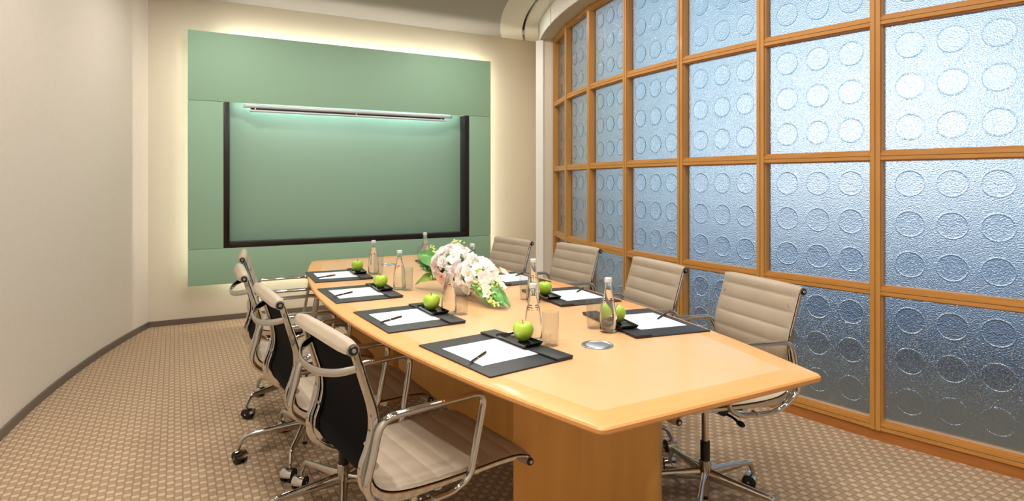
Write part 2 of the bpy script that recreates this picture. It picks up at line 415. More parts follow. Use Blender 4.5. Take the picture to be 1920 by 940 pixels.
# standoffs
for x in (xl+.25, xr-.25):
    for z in (zb+.15, zt-.2):
        rel(MB().box(x-.02, x+.02, YP+th, YB, z-.02, z+.02), 'standoff', M['satin'], smooth=False)
for z in (zs1, zs2):
    for (xa, xb) in ((xl+.01, hx0-.01), (hx1+.01, xr-.01)):
        rel(MB().box(xa, xb, YP+th+.001, YP+th+.008, z-.012, z+.012), 'seam_light_block', M['screen'], smooth=False)  # added behind the seams to stop LED light leaking through
# slim aluminium picture light hung in the recess
M['lamppaint'] = mat('pale_grey_aluminium', (206, 212, 214), .4, .3)
YL = YP+.012
lx0 = onplane(457, 0, YL)[0]; lx1 = onplane(847, 0, YL)[0]; lz = onplane(457, 198, YL)[1]
lamp = empty('linear_picture_light', ((lx0+lx1)/2, YL, lz)); tag(lamp, 'slim brushed aluminium light bar running along the top of the green glass recess', 'light fixture')
hl = (lx1-lx0)/2; ix0 = onplane(468, 0, YL)[0]-lamp.location.x; ix1 = onplane(835, 0, YL)[0]-lamp.location.x
MB().tube([(-hl, 0, 0), (hl, 0, 0)], .012, .019, 12).build('upper_rail', M['lamppaint'], lamp)
MB().tube([(ix0, -.004, -.045), (ix1, -.004, -.045)], .009, .011, 12).build('lower_rail', M['lamppaint'], lamp)
MB().box(ix0+.01, ix1-.01, .002, .01, -.038, -.016).build('black_channel', M['black'], lamp, smooth=False)  # black strip between the two rails
for x in (-hl+.01, hl-.01): MB().box(x-.008, x+.008, -.012, .06, -.012, .012).build('end_bracket', M['satin'], lamp, smooth=False)
for x in (ix0+.05, 0, ix1-.05): MB().box(x-.006, x+.006, -.008, .06, -.045, -.006).build('bracket', M['satin'], lamp, smooth=False)
MB().box(-hl+.03, hl-.03, .013, .02, .002, .01).build('light_strip', M['ledc'], lamp, smooth=False)

# ------------------------------------------------------------------ table
TX = 1.177; TY0, TY1 = 1.05, 4.20
table = empty('conference_table', (TX, (TY0+TY1)/2, 0)); tag(table, 'long honey maple conference table with bowed sides, laid for eight', 'table')
def outline(ins=0):
    pts = []; hl = (TY1-TY0)/2
    side = []
    N = 30
    for i in range(N+1):
        y = -hl+2*hl*i/N; x = .603-.226*(y/hl)**2
        side.append((x, y))
    # rounded corners
    def rnd(p, a, b, r, n=5):
        p = Vector(p); a = (Vector(a)-p).normalized(); b = (Vector(b)-p).normalized(); A = p+a*r; B = p+b*r
        return [tuple(A*(1-t)**2+p*2*t*(1-t)+B*t*t) for t in [k/n for k in range(n+1)]]
    R = side; Lf = [(-x, y) for x, y in side][::-1]
    out = rnd(R[0], Lf[-1], R[2], .02)+R[2:-2]+rnd(R[-1], R[-3], Lf[0], .05)+rnd(Lf[0], R[-1], Lf[2], .05)+Lf[2:-2]+rnd(Lf[-1], Lf[-3], R[0], .02)
    sx = (.6-ins)/.6; sy = (hl-ins)/hl
    return [(x*sx, y*sy) for x, y in out]
tb = MB(); lay = [(.010, 0), (.004, -.0015), (0, -.006), (0, -.014), (.004, -.019), (.012, -.023), (.10, -.052), (.11, -.056)]
O = [outline(i) for i, _ in lay]; n = len(O[0])
for k, (ins, z) in enumerate(lay): tb.add([(x, y, TZ+z) for x, y in O[k]], [])
for k in range(len(lay)-1):
    for i in range(n):
        tb.f.append((k*n+i, k*n+(i+1) % n, (k+1)*n+(i+1) % n, (k+1)*n+i)); tb.mi.append(0)
tb.f.append(tuple((len(lay)-1)*n+i for i in range(n))); tb.mi.append(0)
inner = outline(.085)
o0 = len(tb.v); tb.add([(x, y, TZ) for x, y in inner], [])
for i in range(n): tb.f.append((i, (i+1) % n, o0+(i+1) % n, o0+i)); tb.mi.append(0)
tb.f.append(tuple(o0+i for i in range(n))); tb.mi.append(1)
tb.build('tabletop', [M['topedge'], M['top']], table, ang=30)
def pedestal(y, s, cx=0, w=.302):
    P = [(-w, 0), (-w+.012, 0), (w-.07, 0)]+[(w-.07+.09*math.sin(k*PI/2/8), .09-.09*math.cos(k*PI/2/8)) for k in range(1, 9)]+[(w-.10, .16), (.10, .31), (-.08, .31), (-w+.012, .012)]
    P = [(x+cx, (y-(TY0+TY1)/2)+s*q) for x, q in P]
    if s < 0: P = P[::-1]
    p = MB().prism(P, 0, TZ-.054).build('pedestal', M['ped'], table, ang=40)
    P2 = [(x*1.0, (y-(TY0+TY1)/2)+s*(.02+q)) for x, q in ((-.26, 0), (.26, 0), (.09, .26), (-.09, .26))]
pedestal(1.695, 1, .092, .327); pedestal(3.96, -1, .085, .275)
MB().box(-.02, .02, -.75, .85, .22, TZ-.056).build('modesty_beam', M['ped'], table, smooth=False)
for i, (gx, gy, lb) in enumerate(((1.194, 1.591, 'round brushed metal cable grommet set in the table by the nearest bottle'), (1.193, 3.757, 'round brushed metal cable grommet at the far end of the table near the panel'))):
    g = empty('cable_grommet', (gx, gy, TZ)); tag(g, lb, 'grommet', 'cable grommets')
    MB().lathe([(.0, .0002), (.038, .0002), (.0385, .001), (.043, .0038), (.049, .0042), (.0515, .0025), (.052, .0004), (.052, .0)], 48).build('flange', M['satin'], g)
    MB().lathe([(.0, .0036), (.036, .0034), (.0375, .0024), (.0378, .0005)], 48).build('lid', M['grom'], g)

# ------------------------------------------------------------------ chairs
PROF = [(-.303, .833), (-.298, .850), (-.284, .856), (-.272, .846), (-.262, .815), (-.240, .745), (-.218, .675), (-.212, .620), (-.220, .567), (-.232, .524), (-.224, .484), (-.190, .458), (-.13, .445), (-.03, .441), (.08, .443), (.17, .446), (.228, .444), (.266, .435), (.286, .420), (.288, .404), (.276, .396)]
pr = cr([(x, 0, z) for x, z in PROF], 10)
# resample by arclength
cum = [0]
for i in range(1, len(pr)): cum.append(cum[-1]+(pr[i]-pr[i-1]).length)
LT = cum[-1]
def at(s):
    s = max(0, min(LT, s))
    for i in range(1, len(cum)):
        if cum[i] >= s:
            t = (s-cum[i-1])/(cum[i]-cum[i-1]+1e-9); return pr[i-1].lerp(pr[i], t)
    return pr[-1]
def frm(s):
    a, b = at(s-.004), at(s+.004); t = (b-a).normalized(); return at(s), t, Vector((-t.z, 0, t.x))
s_bend = min((abs(at(k*LT/400).z-.472)+max(0, at(k*LT/400).x+.2)*9, k*LT/400) for k in range(401))[1]
HW = .219; PITCH = .062
def sling(s0, s1, phase):
    b = MB(); n = int((s1-s0)/.0045); rows = []
    ys = [-1, -.985, -.94, -.8, -.4, 0, .4, .8, .94, .985, 1]
    for i in range(n+1):
        s = s0+(s1-s0)*i/n; p, t, nr = frm(s)
        u = ((s-phase)/PITCH) % 1.0; puff = (math.sin(PI*u))**.45 if .0 < u < 1 else 0
        row = []
        for y in ys:
            f = (1-abs(y)**10); row.append(p+Vector((0, y*HW, 0))+nr*((.003+.0065*puff)*f))
        for y in ys[::-1]:
            f = (1-abs(y)**10); row.append(p+Vector((0, y*HW, 0))-nr*(.0035*f+.0005))
        rows.append(row)
    m_ = len(rows[0]); vs = [q for r in rows for q in r]; fs = []
    for i in range(n):
        for k in range(m_): fs.append((i*m_+k, i*m_+(k+1) % m_, (i+1)*m_+(k+1) % m_, (i+1)*m_+k))
    fs += [tuple(range(m_)), tuple(n*m_+k for k in range(m_-1, -1, -1))]
    return b.add(vs, fs)
def strip(s0, s1, y0, y1, d0, d1fn, step=.008, bow=0):
    b = MB(); n = max(2, int((s1-s0)/step)); ch = .0022
    for i in range(n+1):
        s = s0+(s1-s0)*i/n; p, t, nr = frm(s); d1 = d1fn(s)
        for (y, d) in ((y0+ch, d0), (y1-ch, d0), (y1, d0+ch), (y1, d1-ch), (y1-ch, d1), (y0+ch, d1), (y0, d1-ch), (y0, d0+ch)):
            b.v.append(tuple(p+Vector((0, y, 0))-nr*d))
    for i in range(n):
        for k in range(8): b.f.append((i*8+k, i*8+(k+1) % 8, (i+1)*8+(k+1) % 8, (i+1)*8+k)); b.mi.append(0)
    b.f += [tuple(range(8)), tuple(n*8+k for k in range(7, -1, -1))]; b.mi += [0, 0]
    return b
def fdepth(s):
    # deeper cast rib round the bend, slim at the ends
    a = (s-s_bend+.03)/.15; bump_ = math.exp(-a*a)
    return .018+.018*bump_-(.006 if s > LT-.1 else 0)
def make_chair(base_rot):
    root = empty('office_chair')
    sling(.0, s_bend, .018).build('backrest', M['leather'], root, ang=60)
    sling(s_bend+.0005, LT, s_bend).build('seat', M['leather'], root, ang=60)
    strip(.05, s_bend+.05, -.196, .196, .0045, lambda s: .0068).build('back_lining', M['mesh'], root)
    for sg in (-1, 1):
        y0, y1 = sorted((sg*.200, sg*.2215))
        f = strip(.028, LT-.03, y0, y1, .0045, fdepth)
        # inner flange ridge that gives the cast rib its second highlight
        y2, y3 = sorted((sg*.178, sg*.192)); g = strip(.07, LT-.07, y2, y3, .0072, lambda s: .5*fdepth(s)+.004)
        fo = f.build('side_frame', M['chrome'], root, weld=False); g.build('frame_rib', M['chrome'], fo, weld=False)
        for s in (s_bend-.11, s_bend+.03):
            p, t, nr = frm(s); c_ = p-nr*(fdepth(s)*.55)
            MB().tube([c_+Vector((0, sg*.176, 0)), c_+Vector((0, sg*.2185, 0))], .005, None, 10).build('bolt', M['satin'], fo)
        # armrest loop
        y = sg*.236
        P = [(-.218, y, .658), (.105, y, .664), (.062, y-sg*.012, .428), (.01, y-sg*.016, .398), (-.165, y-sg*.012, .392), (-.262, y-sg*.004, .470), (-.238, y, .56)]
        P = fillet([Vector(q) for q in P], [.05, .045, .05, .05, .09, .06, .05], 7, True)
        MB().tube(P, .0095, .0135, 12, up=(0, 1, 0), closed=True).build('armrest', M['chrome'], root, ang=60)
        for (x, z) in ((-.232, .54), (-.06, .399)):
            MB().tube([(x, sg*.205, z), (x, sg*.240, z)], .008, None, 10).build('armrest_fixing', M['satin'], root)
        # roll end caps
        for (s, rr, nm, r0) in ((.026, .0128, 'top_roll_cap', .0165), (LT-.014, .0115, 'front_roll_cap', .0135)):
            p, t, nr = frm(s); c_ = p-nr*(r0*.85)
            c0 = MB().tube([c_+Vector((0, sg*.17, 0)), c_+Vector((0, sg*.2255, 0)), c_+Vector((0, sg*.228, 0))], [rr, rr, rr*.85], None, 20).build(nm, M['black'], root)
            MB().tube([c_+Vector((0, sg*.227, 0)), c_+Vector((0, sg*.2295, 0))], [rr*.5, rr*.42], None, 14).build('cap_screw', M['satin'], c0)
    # leather rolls
    for s, rr, nm in ((.026, .0165, 'headroll'), (LT-.014, .0135, 'seat_roll')):
        p, t, nr = frm(s); c_ = p-nr*(rr*.85)
        MB().tube([c_+Vector((0, -.2215, 0)), c_+Vector((0, .2215, 0))], rr, None, 20).build(nm, M['leather'], root)
    # bowed carrying handle across the back
    pts = cr([(-.247, -.19, .788), (-.262, -.183, .782), (-.30, -.15, .770), (-.325, -.08, .760), (-.332, 0, .757), (-.325, .08, .760), (-.30, .15, .770), (-.262, .183, .782), (-.247, .19, .788)], 6)
    MB().tube(pts, .0055, .0115, 12, up=(0, 0, 1)).build('back_stretcher', M['chrome'], root, ang=60)
    MB().tube(cr([(-.03, -.2, .412), (-.03, -.12, .392), (-.03, 0, .385), (-.03, .12, .392), (-.03, .2, .412)], 6), .014, .008, 12).build('seat_stretcher', M['chrome'], root)
    MB().tube(cr([(.10, -.2, .42), (.10, -.12, .40), (.10, 0, .393), (.10, .12, .40), (.10, .2, .42)], 6), .012, .007, 12).build('seat_stretcher', M['chrome'], root)
    P = cr([(.045, 0, .372), (0, 0, .362), (-.05, 0, .340), (-.095, 0, .318)], 4)
    MB().tube(P, [.022]+[.027]*(len(P)-2)+[.018], [.012]+[.017]*(len(P)-2)+[.014], 14).build('tilt_mechanism', M['black'], root)
    P = cr([(-.085, 0, .322), (-.13, 0, .350), (-.165, 0, .385)], 4)
    MB().tube(P, .020, .011, 12).build('support_arm', M['black'], root)
    MB().tube([(.045, 0, .372), (.10, 0, .392)], .016, .009, 12).build('front_support_arm', M['black'], root)
    lv = MB(); lv.tube([(-.085, .018, .322), (-.09, .055, .320), (-.095, .075, .312)], .0055, None, 8); lv.ell((-.099, .092, .306), (.012, .024, .012)); lv.build('lever', M['black'], root)
    def kids(o):
        for c_ in [x for x in S.objects if x.parent is o]: yield c_; yield from kids(c_)
    for c_ in list(kids(root)):
        if c_.type == 'MESH': c_.data.transform(Matrix.Translation((0, 0, .05)))
    MB().tube([(0, 0, .24), (0, 0, .40)], .0142, None, 20, up=(1, 0, 0)).build('gas_column', M['chrome'], root)
    MB().lathe([(0, .185), (.0188, .185), (.0192, .266), (.017, .2685), (0, .2685)], 24).build('column_sleeve', M['black'], root)
    hub = empty('wheel_base', (0, 0, 0), base_rot, root)
    MB().lathe([(0, .183), (.0215, .183), (.0232, .181), (.0235, .135), (.019, .10), (.0155, .075), (.0145, .045), (0, .045)], 28).build('hub', M['chrome'], hub)
    MB().lathe([(0, .045), (.0115, .045), (.0115, .030), (0, .030)], 16).build('hub_plug', M['black'], hub)
    for k in range(5):
        a = 2*PI*k/5; ca, sa = math.cos(a), math.sin(a)
        lg = bpy.data.objects.new('leg', None)
        P = fillet([(.010, 0, .128), (.262, 0, .112), (.283, 0, .066)], [0, .028, 0], 5)
        P = P[:1]+[P[0].lerp(P[1], q) for q in (.33, .66)]+P[1:]
        n_ = len(P); ra = [.013]+[.012, .011]+[.010]*(n_-4)+[.0085]; rb = [.024, .020, .0155]+[.0115]*(n_-4)+[.0095]
        b = MB().tube(P, ra, rb, 12)
        R_ = Matrix.Rotation(a, 4, 'Z'); b.v = [tuple(R_ @ Vector(q)) for q in b.v]
        b.build('leg', M['chrome'], hub, ang=50)
        # caster, swivelled at its own angle
        sw = random.uniform(0, 2*PI); cx, cy = .284*ca, .284*sa
        R2 = Matrix.Translation((cx, cy, 0)) @ Matrix.Rotation(sw, 4, 'Z')
        w = MB()
        w.tube([(.014, q_, .0265) for q_ in (-.025, -.022, -.008, -.006, .006, .008, .022, .025)], [.021, .0265, .0265, .020, .020, .0265, .0265, .021], None, 24)
        w.v = [tuple(R2 @ Vector(q)) for q in w.v]; w.build('caster_wheel', M['rubber'], hub)
        hd = MB(); hd.tube([(0, 0, .050), (0, 0, .070)], .0075, None, 12, up=(1, 0, 0))
        # curved hood over the wheels
        for i in range(11):
            an = math.radians(-20+200*i/10)
            for (r_, yy) in ((.0285, -.024), (.0300, -.012), (.0317, 0), (.0300, .012), (.0285, .024)):
                hd.v.append((.014+r_*math.cos(an)*-1, yy, .0265+r_*math.sin(an)))
        o = len(hd.v)-55
        for i in range(10):
            for j in range(4): hd.f.append((o+i*5+j, o+i*5+j+1, o+(i+1)*5+j+1, o+(i+1)*5+j)); hd.mi.append(0)
        hd.tube([(.014, -.0285, .0265), (.014, .0285, .0265)], .005, None, 14)
        hd.v = [tuple(R2 @ Vector(q)) for q in hd.v]; hd.build('caster_hood', M['chrome'], hub, weld=False)
    for c_ in kids(hub): c_.data.transform(Matrix.Scale(1.05, 4))
    return root
chairs = [  # hub x, y, facing deg, base deg (world), label
    (.652, 1.800, 7, 100, 'tan leather office chair with chrome arms at the left table edge, nearest the camera'),
    (.592, 2.465, 3, 112, 'second tan office chair on the black-backed side, just behind the nearest one'),
    (.560, 3.115, -2, 176, 'third tan office chair from the camera along the left side of the table'),
    (.630, 3.800, -6, 200, 'tan office chair at the far left corner of the table near the curved beige wall'),
    (1.885, 1.790, 170.3, 2, 'tan ribbed leather office chair nearest the camera on the window side'),
    (1.893, 2.420, 172.3, -41, 'second tan office chair from the camera on the window side, behind a green apple'),
    (1.982, 3.215, 182, 20, 'third tan office chair from the camera on the window side of the table'),
    (1.838, 3.790, 186.5, 195, 'farthest tan office chair on the window side, seen against the end wall beside the flowers')]
ch0 = make_chair(0)
for i, (x, y, fa, ba, lb) in enumerate(chairs):
    o = ch0 if i == 0 else dup(ch0)
    o.location = (x, y, 0); o.rotation_euler = (0, 0, math.radians(fa))
    for c_ in S.objects:
        if c_.parent is o and c_.name.startswith('wheel_base'): c_.rotation_euler = (0, 0, math.radians(ba-fa))
    tag(o, lb, 'chair', 'office chairs around the table')

# ------------------------------------------------------------------ place settings
WP, DP = .40, .30               # pad size along / across the table edge
def make_pad():
    r = empty('desk_pad')
    MB().box(-DP/2, DP/2, -WP/2, WP/2, 0, .005).build('base_board', M['pad'], r, bev=.0015)
    MB().box(DP/2-.062, DP/2+.002, -WP/2-.001, WP/2+.001, .0052, .0115).build('end_bar', M['pad'], r, bev=.002)
    return r
def make_tray():
    r = empty('sauce_tray'); b = MB()
    lay = [(.026, .068, .0035), (.030, .073, .0045), (.036, .082, .0125), (.0375, .084, .0122), (.033, .077, .0025), (.028, .070, .0)]
    V = []
    for (a, c_, z) in lay: V += [(-a, -c_, z), (a, -c_, z), (a, c_, z), (-a, c_, z)]
    fs = [(0, 1, 2, 3), (23, 22, 21, 20)]
    for i in range(5):
        for k in range(4): fs.append((i*4+k, i*4+(k+1) % 4, (i+1)*4+(k+1) % 4, (i+1)*4+k))
    b.add(V, fs); o = b.mesh('tray', M['tray'], bev=.0012)
    bpy.data.objects.remove(r); t = bpy.data.objects.new('black_tray', o); COL.objects.link(t); return t
def make_apple():
    r = empty('green_apple')
    pf = [(0, .050), (.004, .0505), (.009, .0535), (.016, .0580), (.0225, .0575), (.0285, .0525), (.0325, .0440), (.0335, .0350), (.0320, .0260), (.0280, .0160), (.0215, .0070), (.0155, .0015), (.0115, .0), (.007, .0025), (0, .005)]
    pf = [(p.x, p.z) for p in cr([(a, 0, b) for a, b in pf], 3)]
    fn = lambda a, rr, z: rr*(1+.02*math.cos(5*a)*(1-z/.07)+.012*math.sin(2*a+1))
    MB().lathe(pf, 36, fn=fn).build('fruit', M['apple'], r, ang=80)
    MB().tube(cr([(0, 0, .049), (.001, 0, .058), (.004, .001, .067)], 4), [.0012]*8+[.0018], None, 8).build('stalk', M['stem'], r)
    return r
def make_bottle():
    r = empty('water_bottle'); 
    out = [(0, .0), (.024, .0), (.029, .003), (.0302, .010), (.0302, .050), (.0292, .066), (.0255, .090), (.0195, .118), (.0145, .140), (.0122, .156), (.0118, .170), (.0130, .172), (.0130, .176), (.0120, .178), (.0120, .184)]
    inn = [(.0098, .184), (.0098, .156), (.0120, .140), (.0170, .118), (.0228, .090), (.0266, .066), (.0276, .050), (.0276, .010), (.025, .006), (0, .006)]
    MB().lathe(out+inn, 36).build('bottle_glass', M['glass'], r, ang=50)
    wt = [(0, .0062), (.0248, .0062), (.0274, .0102), (.0274, .050), (.0264, .066), (.0226, .090), (.0168, .118), (.0118, .140), (.0103, .150), (0, .150)]
    MB().lathe(wt, 32).build('water', M['water'], r, ang=50)
    MB().lathe([(0, .190), (.0118, .190), (.0133, .188), (.0135, .176), (.0125, .1755), (.0125, .183), (0, .1841)], 28).build('bottle_cap', M['capm'], r)
    p = MB()
    for row, (z, rad, h_) in enumerate(((.110, .0219, .0035), (.104, .0232, .0025))):
        for k in range(14):
            if k % 5 == 4: continue
            a = 2*PI*k/14; w_ = .07+.05*((k*7+row) % 3)/2
            P = [(rad*math.cos(a+d*w_), rad*math.sin(a+d*w_), z+e_*h_) for d, e_ in ((-1, 0), (1, 0), (1, 1), (-1, 1))]
            P = [(q[0]*(1 if e < 2 else .965), q[1]*(1 if e < 2 else .965), q[2]) for e, q in enumerate(P)]
            P2 = [(q[0]*1.012, q[1]*1.012, q[2]) for q in P]
            p.add(P+P2, [(0, 1, 2, 3), (4, 5, 6, 7), (0, 1, 5, 4), (1, 2, 6, 5), (2, 3, 7, 6), (3, 0, 4, 7)])
    p.build('printed_lettering', M['print'], r, smooth=False)
    return r
def make_glass():
    b = MB().lathe([(0, 0), (.0235, 0), (.0255, .002), (.0262, .02), (.0285, .109), (.0281, .1100), (.0275, .109), (.0252, .022), (.0235, .009), (.012, .007), (0, .007)], 36)
    me = b.mesh('glass', M['glass'], ang=50); o = bpy.data.objects.new('water_glass', me); COL.objects.link(o); return o
def make_pen():
    r = empty('ballpoint_pen')
    MB().lathe([(0, 0), (.0004, 0), (.0009, .004), (.0026, .012), (.0034, .022), (.0036, .055)], 16, T=Matrix.Rotation(PI/2, 4, 'Y')).build('barrel', M['black'], r)
    MB().lathe([(.0037, .055), (.0040, .056), (.0040, .059), (.0037, .060)], 16, T=Matrix.Rotation(PI/2, 4, 'Y')).build('centre_band', M['gold'], r)
    MB().lathe([(.0036, .060), (.0039, .066), (.0037, .112), (.0030, .122), (0, .124)], 16, T=Matrix.Rotation(PI/2, 4, 'Y')).build('cap', M['black'], r)
    c_ = MB(); c_.box(.082, .120, -.0009, .0009, .0042, .0052); c_.box(.116, .121, -.0009, .0009, .0, .0052); c_.build('clip', M['gold'], r, smooth=False)
    MB().lathe([(0, .0), (.0018, .0), (.0012, -.004), (0, -.006)], 12, T=Matrix.Rotation(PI/2, 4, 'Y')).build('tip', M['gold'], r)
    return r
pad0, tray0, app0, bot0, gl0, pen0 = make_pad(), make_tray(), make_apple(), make_bottle(), make_glass(), make_pen()
sheet0 = MB().box(-.115, .088, -.112, .112, 0, .0012).build('paper_sheet', M['paper'], smooth=False)
used = set()
def put(o, x, y, z, rz, label, cat, group):
    if o.name in used: o = dup(o)
    used.add(o.name); o.location = (x, y, z); o.rotation_euler = (0, 0, rz); return tag(o, label, cat, group)
# side, name of the place, pad centre, rotation, apple, bottle, glass, pen(tip x,y -> cap x,y)
ND = ['nearest the camera on the left side of the table', 'second from the camera on the left side of the table', 'third from the camera on the left side of the table', 'farthest away on the left side of the table',
      'nearest the camera on the window side of the table', 'second from the camera on the window side', 'third from the camera on the window side beside the flowers', 'farthest away on the window side behind the flowers']
rd = math.radians
SET = [
 ((.862, 1.682), 8, (.985, 1.705), (1.045, 1.745), (1.062, 1.665), (.735, 1.585), (.823, 1.659)),
 ((.789, 2.268), 3, (.914, 2.290), (.962, 2.262), (1.000, 2.225), (.658, 2.199), (.756, 2.255)),
 ((.760, 2.872), 0, (.888, 2.861), (.970, 2.900), (.990, 2.842), (.628, 2.804), (.728, 2.868)),
 ((.800, 3.462), -3, (.933, 3.471), (1.000, 3.452), (1.012, 3.395), (.668, 3.385), (.768, 3.43)),
 ((1.535, 1.765), 171, (1.420, 1.765), (1.337, 1.718), (1.325, 1.786), (1.593, 1.751), (1.694, 1.811)),
 ((1.590, 2.330), 175, (1.477, 2.347), (1.375, 2.295), (1.377, 2.365), (1.649, 2.359), (1.744, 2.436)),
 ((1.580, 2.905), 180, (1.465, 2.934), (1.418, 3.010), (1.392, 2.93), (1.64, 2.93), (1.72, 2.99)),
 ((1.550, 3.640), 183, (1.435, 3.62), (1.453, 3.819), (1.395, 3.735), (1.62, 3.62), (1.70, 3.68))]
for i, (pc, rot, ap, bo, gl, p0, p1) in enumerate(SET):
    L_ = ND[i]; r_ = rd(rot)
    put(pad0, pc[0], pc[1], TZ, r_, 'black leather desk pad '+L_, 'desk pad', 'desk pads on the table')
    put(sheet0, pc[0], pc[1], TZ+.0052, r_, 'white paper on the desk pad '+L_.replace(' of the table', '').replace(' beside the flowers', ''), 'paper', 'writing paper on the desk pads')
    an = math.atan2(p1[1]-p0[1], p1[0]-p0[0])
    put(pen0, p0[0], p0[1], TZ+.0064+.0037, an, 'black pen on the paper '+L_.replace(' of the table', '').replace(' beside the flowers', ''), 'pen', 'pens on the paper sheets')
    tc = Vector((pc[0], pc[1], 0))+Matrix.Rotation(r_, 3, 'Z') @ Vector((.115, {0: .018, 4: -.018}.get(i, .015 if i < 4 else -.02), 0))
    if i >= 4: tc = Vector((ap[0]-.012, ap[1]-.015, 0))
    zt_ = TZ+.0118 
    put(tray0, tc.x, tc.y, zt_, r_+rd(-3), 'small black tray under an apple, '+L_.replace(' of the table', '').replace(' beside the flowers', ''), 'tray', 'black trays under the apples')
    av = Vector((tc.x, tc.y+(.012 if i < 4 else .012))) if i != 0 else Vector((.985, 1.707))
    a = put(app0, av.x, av.y, zt_+.0036, random.uniform(0, 6.2), 'green apple on the tray '+L_.replace(' of the table', ''), 'apple', 'green apples on the trays')
    put(bot0, bo[0], bo[1], TZ, random.uniform(0, 6), 'small clear water bottle '+L_.replace(' of the table', ''), 'bottle', 'water bottles')
    put(gl0, gl[0], gl[1], TZ, 0, 'empty clear tumbler by the bottle '+L_.replace(' of the table', ''), 'glass', 'water tumblers')

# ------------------------------------------------------------------ flowers
VX, VY = 1.178, 2.60
FZ = .74
arr = empty('flower_arrangement', (VX, VY, TZ)); tag(arr, 'low arrangement of white and blush orchids with green leaves in a small white bowl', 'flowers')
MB().lathe([(0, .002), (.030, 0), (.036, .003), (.052, .020), (.066, .048), (.072, .072), (.0715, .0755), (.069, .074), (.062, .048), (.045, .02), (0, .012)], 40).build('bowl', M['white'], arr)
MB().ell((0, 0, .062), (.060, .060, .022)).build('floral_foam', M['leaf'], arr)
def petal(b, T, L, W, cup, droop, n=5, m=4):
    vs = []
    for i in range(n+1):
        u = i/n; w = W*math.sin(PI*min(1, .08+.92*u))**.6*(.55+.45*u if u < .7 else 1)
        w = W*(math.sin(PI*(u**.8)))**.75 if 0 < u < 1 else W*.06
        for j in range(m+1):
            q = (j/m-.5)*2
            vs.append(T @ Vector((L*u, w*q, cup*(q*q)*.5*L*.4+droop*L*u*u*-1+.10*L*math.sin(PI*u))))
    fs = [(i*(m+1)+j, i*(m+1)+j+1, (i+1)*(m+1)+j+1, (i+1)*(m+1)+j) for i in range(n) for j in range(m)]
    b.add(vs, fs)
def blossom_mesh(kind):
    b = MB(); b.cur = 0
    R = lambda a, tilt: Matrix.Rotation(a, 4, 'Z') @ Matrix.Rotation(-tilt, 4, 'Y')
    if kind == 0:      # moth orchid
        for a in (90, 210, 330): petal(b, R(rd(a), rd(18)), .040, .015, .5, .15)
        for a in (20, 160): petal(b, R(rd(a), rd(28)), .044, .026, .6, .2)
        b.cur = 1; petal(b, R(rd(270), rd(62)), .014, .005, 1.5, -.2); b.ell((0, 0, .004), (.0028, .0028, .005)); b.cur = 0
    elif kind == 1:    # small dendrobium
        for k in range(5): petal(b, R(2*PI*k/5, rd(30)), .026, .0105, .6, .15)
        b.cur = 1; b.ell((0, 0, .008), (.004, .004, .007)); b.cur = 0
    else:              # ruffled cluster bloom
        for ring_, (n_, t_, L_) in enumerate(((6, 12, .034), (6, 40, .030), (5, 65, .024))):
            for k in range(n_): petal(b, R(2*PI*(k+.5*ring_)/n_+.2, rd(t_)), L_, .015, 1.1, .1)
    return b
lipm = {0: [M['petal'], M['lip']], 1: [M['petal'], M['yel']], 2: [M['petal'], M['petal']], 3: [M['pinkpetal'], M['lip']], 4: [M['petal'], M['yel']]}
BM = {0: blossom_mesh(0).mesh('orchid', lipm[0], ang=80, weld=False), 1: blossom_mesh(1).mesh('dendrobium', lipm[1], ang=80, weld=False), 2: blossom_mesh(2).mesh('ruffled', lipm[2], ang=80, weld=False), 3: blossom_mesh(0).mesh('blush_orchid', lipm[3], ang=80, weld=False), 4: blossom_mesh(0).mesh('white_orchid', lipm[4], ang=80, weld=False)}
def place_bloom(kind, c_, r, d, sc):
    d = Vector(d).normalized(); p = Vector(c_)+Vector((d.x*r[0], d.y*r[1], d.z*r[2]))
    o = bpy.data.objects.new('blossom', BM[kind]); COL.objects.link(o); o.parent = arr
    q = d.to_track_quat('Z', 'Y') @ Matrix.Rotation(random.uniform(0, 6.28), 3, 'Z').to_quaternion()
    o.rotation_mode = 'QUATERNION'; o.rotation_quaternion = q; o.scale = (sc,)*3
    o.location = p-Vector((VX, VY, FZ))
def fib(n):
    out = []
    for i in range(n):
        z = 1-1.55*(i+.5)/n; r_ = math.sqrt(max(0, 1-z*z)); a = i*2.39996; out.append((r_*math.cos(a), r_*math.sin(a), z))
    return out
CA = (1.155, 2.66, .875); CB = (1.185, 2.47, .845)
for i, d in enumerate(fib(26)): place_bloom(3 if (d[0] < .1 and d[2] < .1 and d[1] < .2) else (4 if i % 4 else 2), CA, (.080, .090, .078), d, random.uniform(1.0, 1.25))
for i, d in enumerate(fib(26)): place_bloom((4, 1, 4, 1, 2)[i % 5], CB, (.072, .095, .066), d, random.uniform(.9, 1.1) if i % 5 in (0, 2, 4) else 1.3)
MB().ell((CA[0]-VX, CA[1]-VY, CA[2]-FZ), (.055, .065, .055)).build('moss_core', M['leaf'], arr); MB().ell((CB[0]-VX, CB[1]-VY, CB[2]-FZ-.005), (.048, .07, .045)).build('moss_core', M['leaf'], arr)
for i in range(9):
    t = i/8; place_bloom(1, (1.19+.02*math.sin(i*3), 2.42-.12*t, .86-.07*t), (.03, .03, .025), (random.uniform(-1, .3), random.uniform(-1, .2), random.uniform(.2, 1)), 1.1)
for i in range(5): place_bloom(1, (1.20+.03*i/4, 2.55-.05*i, .895-.012*i), (.03, .03, .03), (random.uniform(-.6, .6), -.6, 1), 1.2)
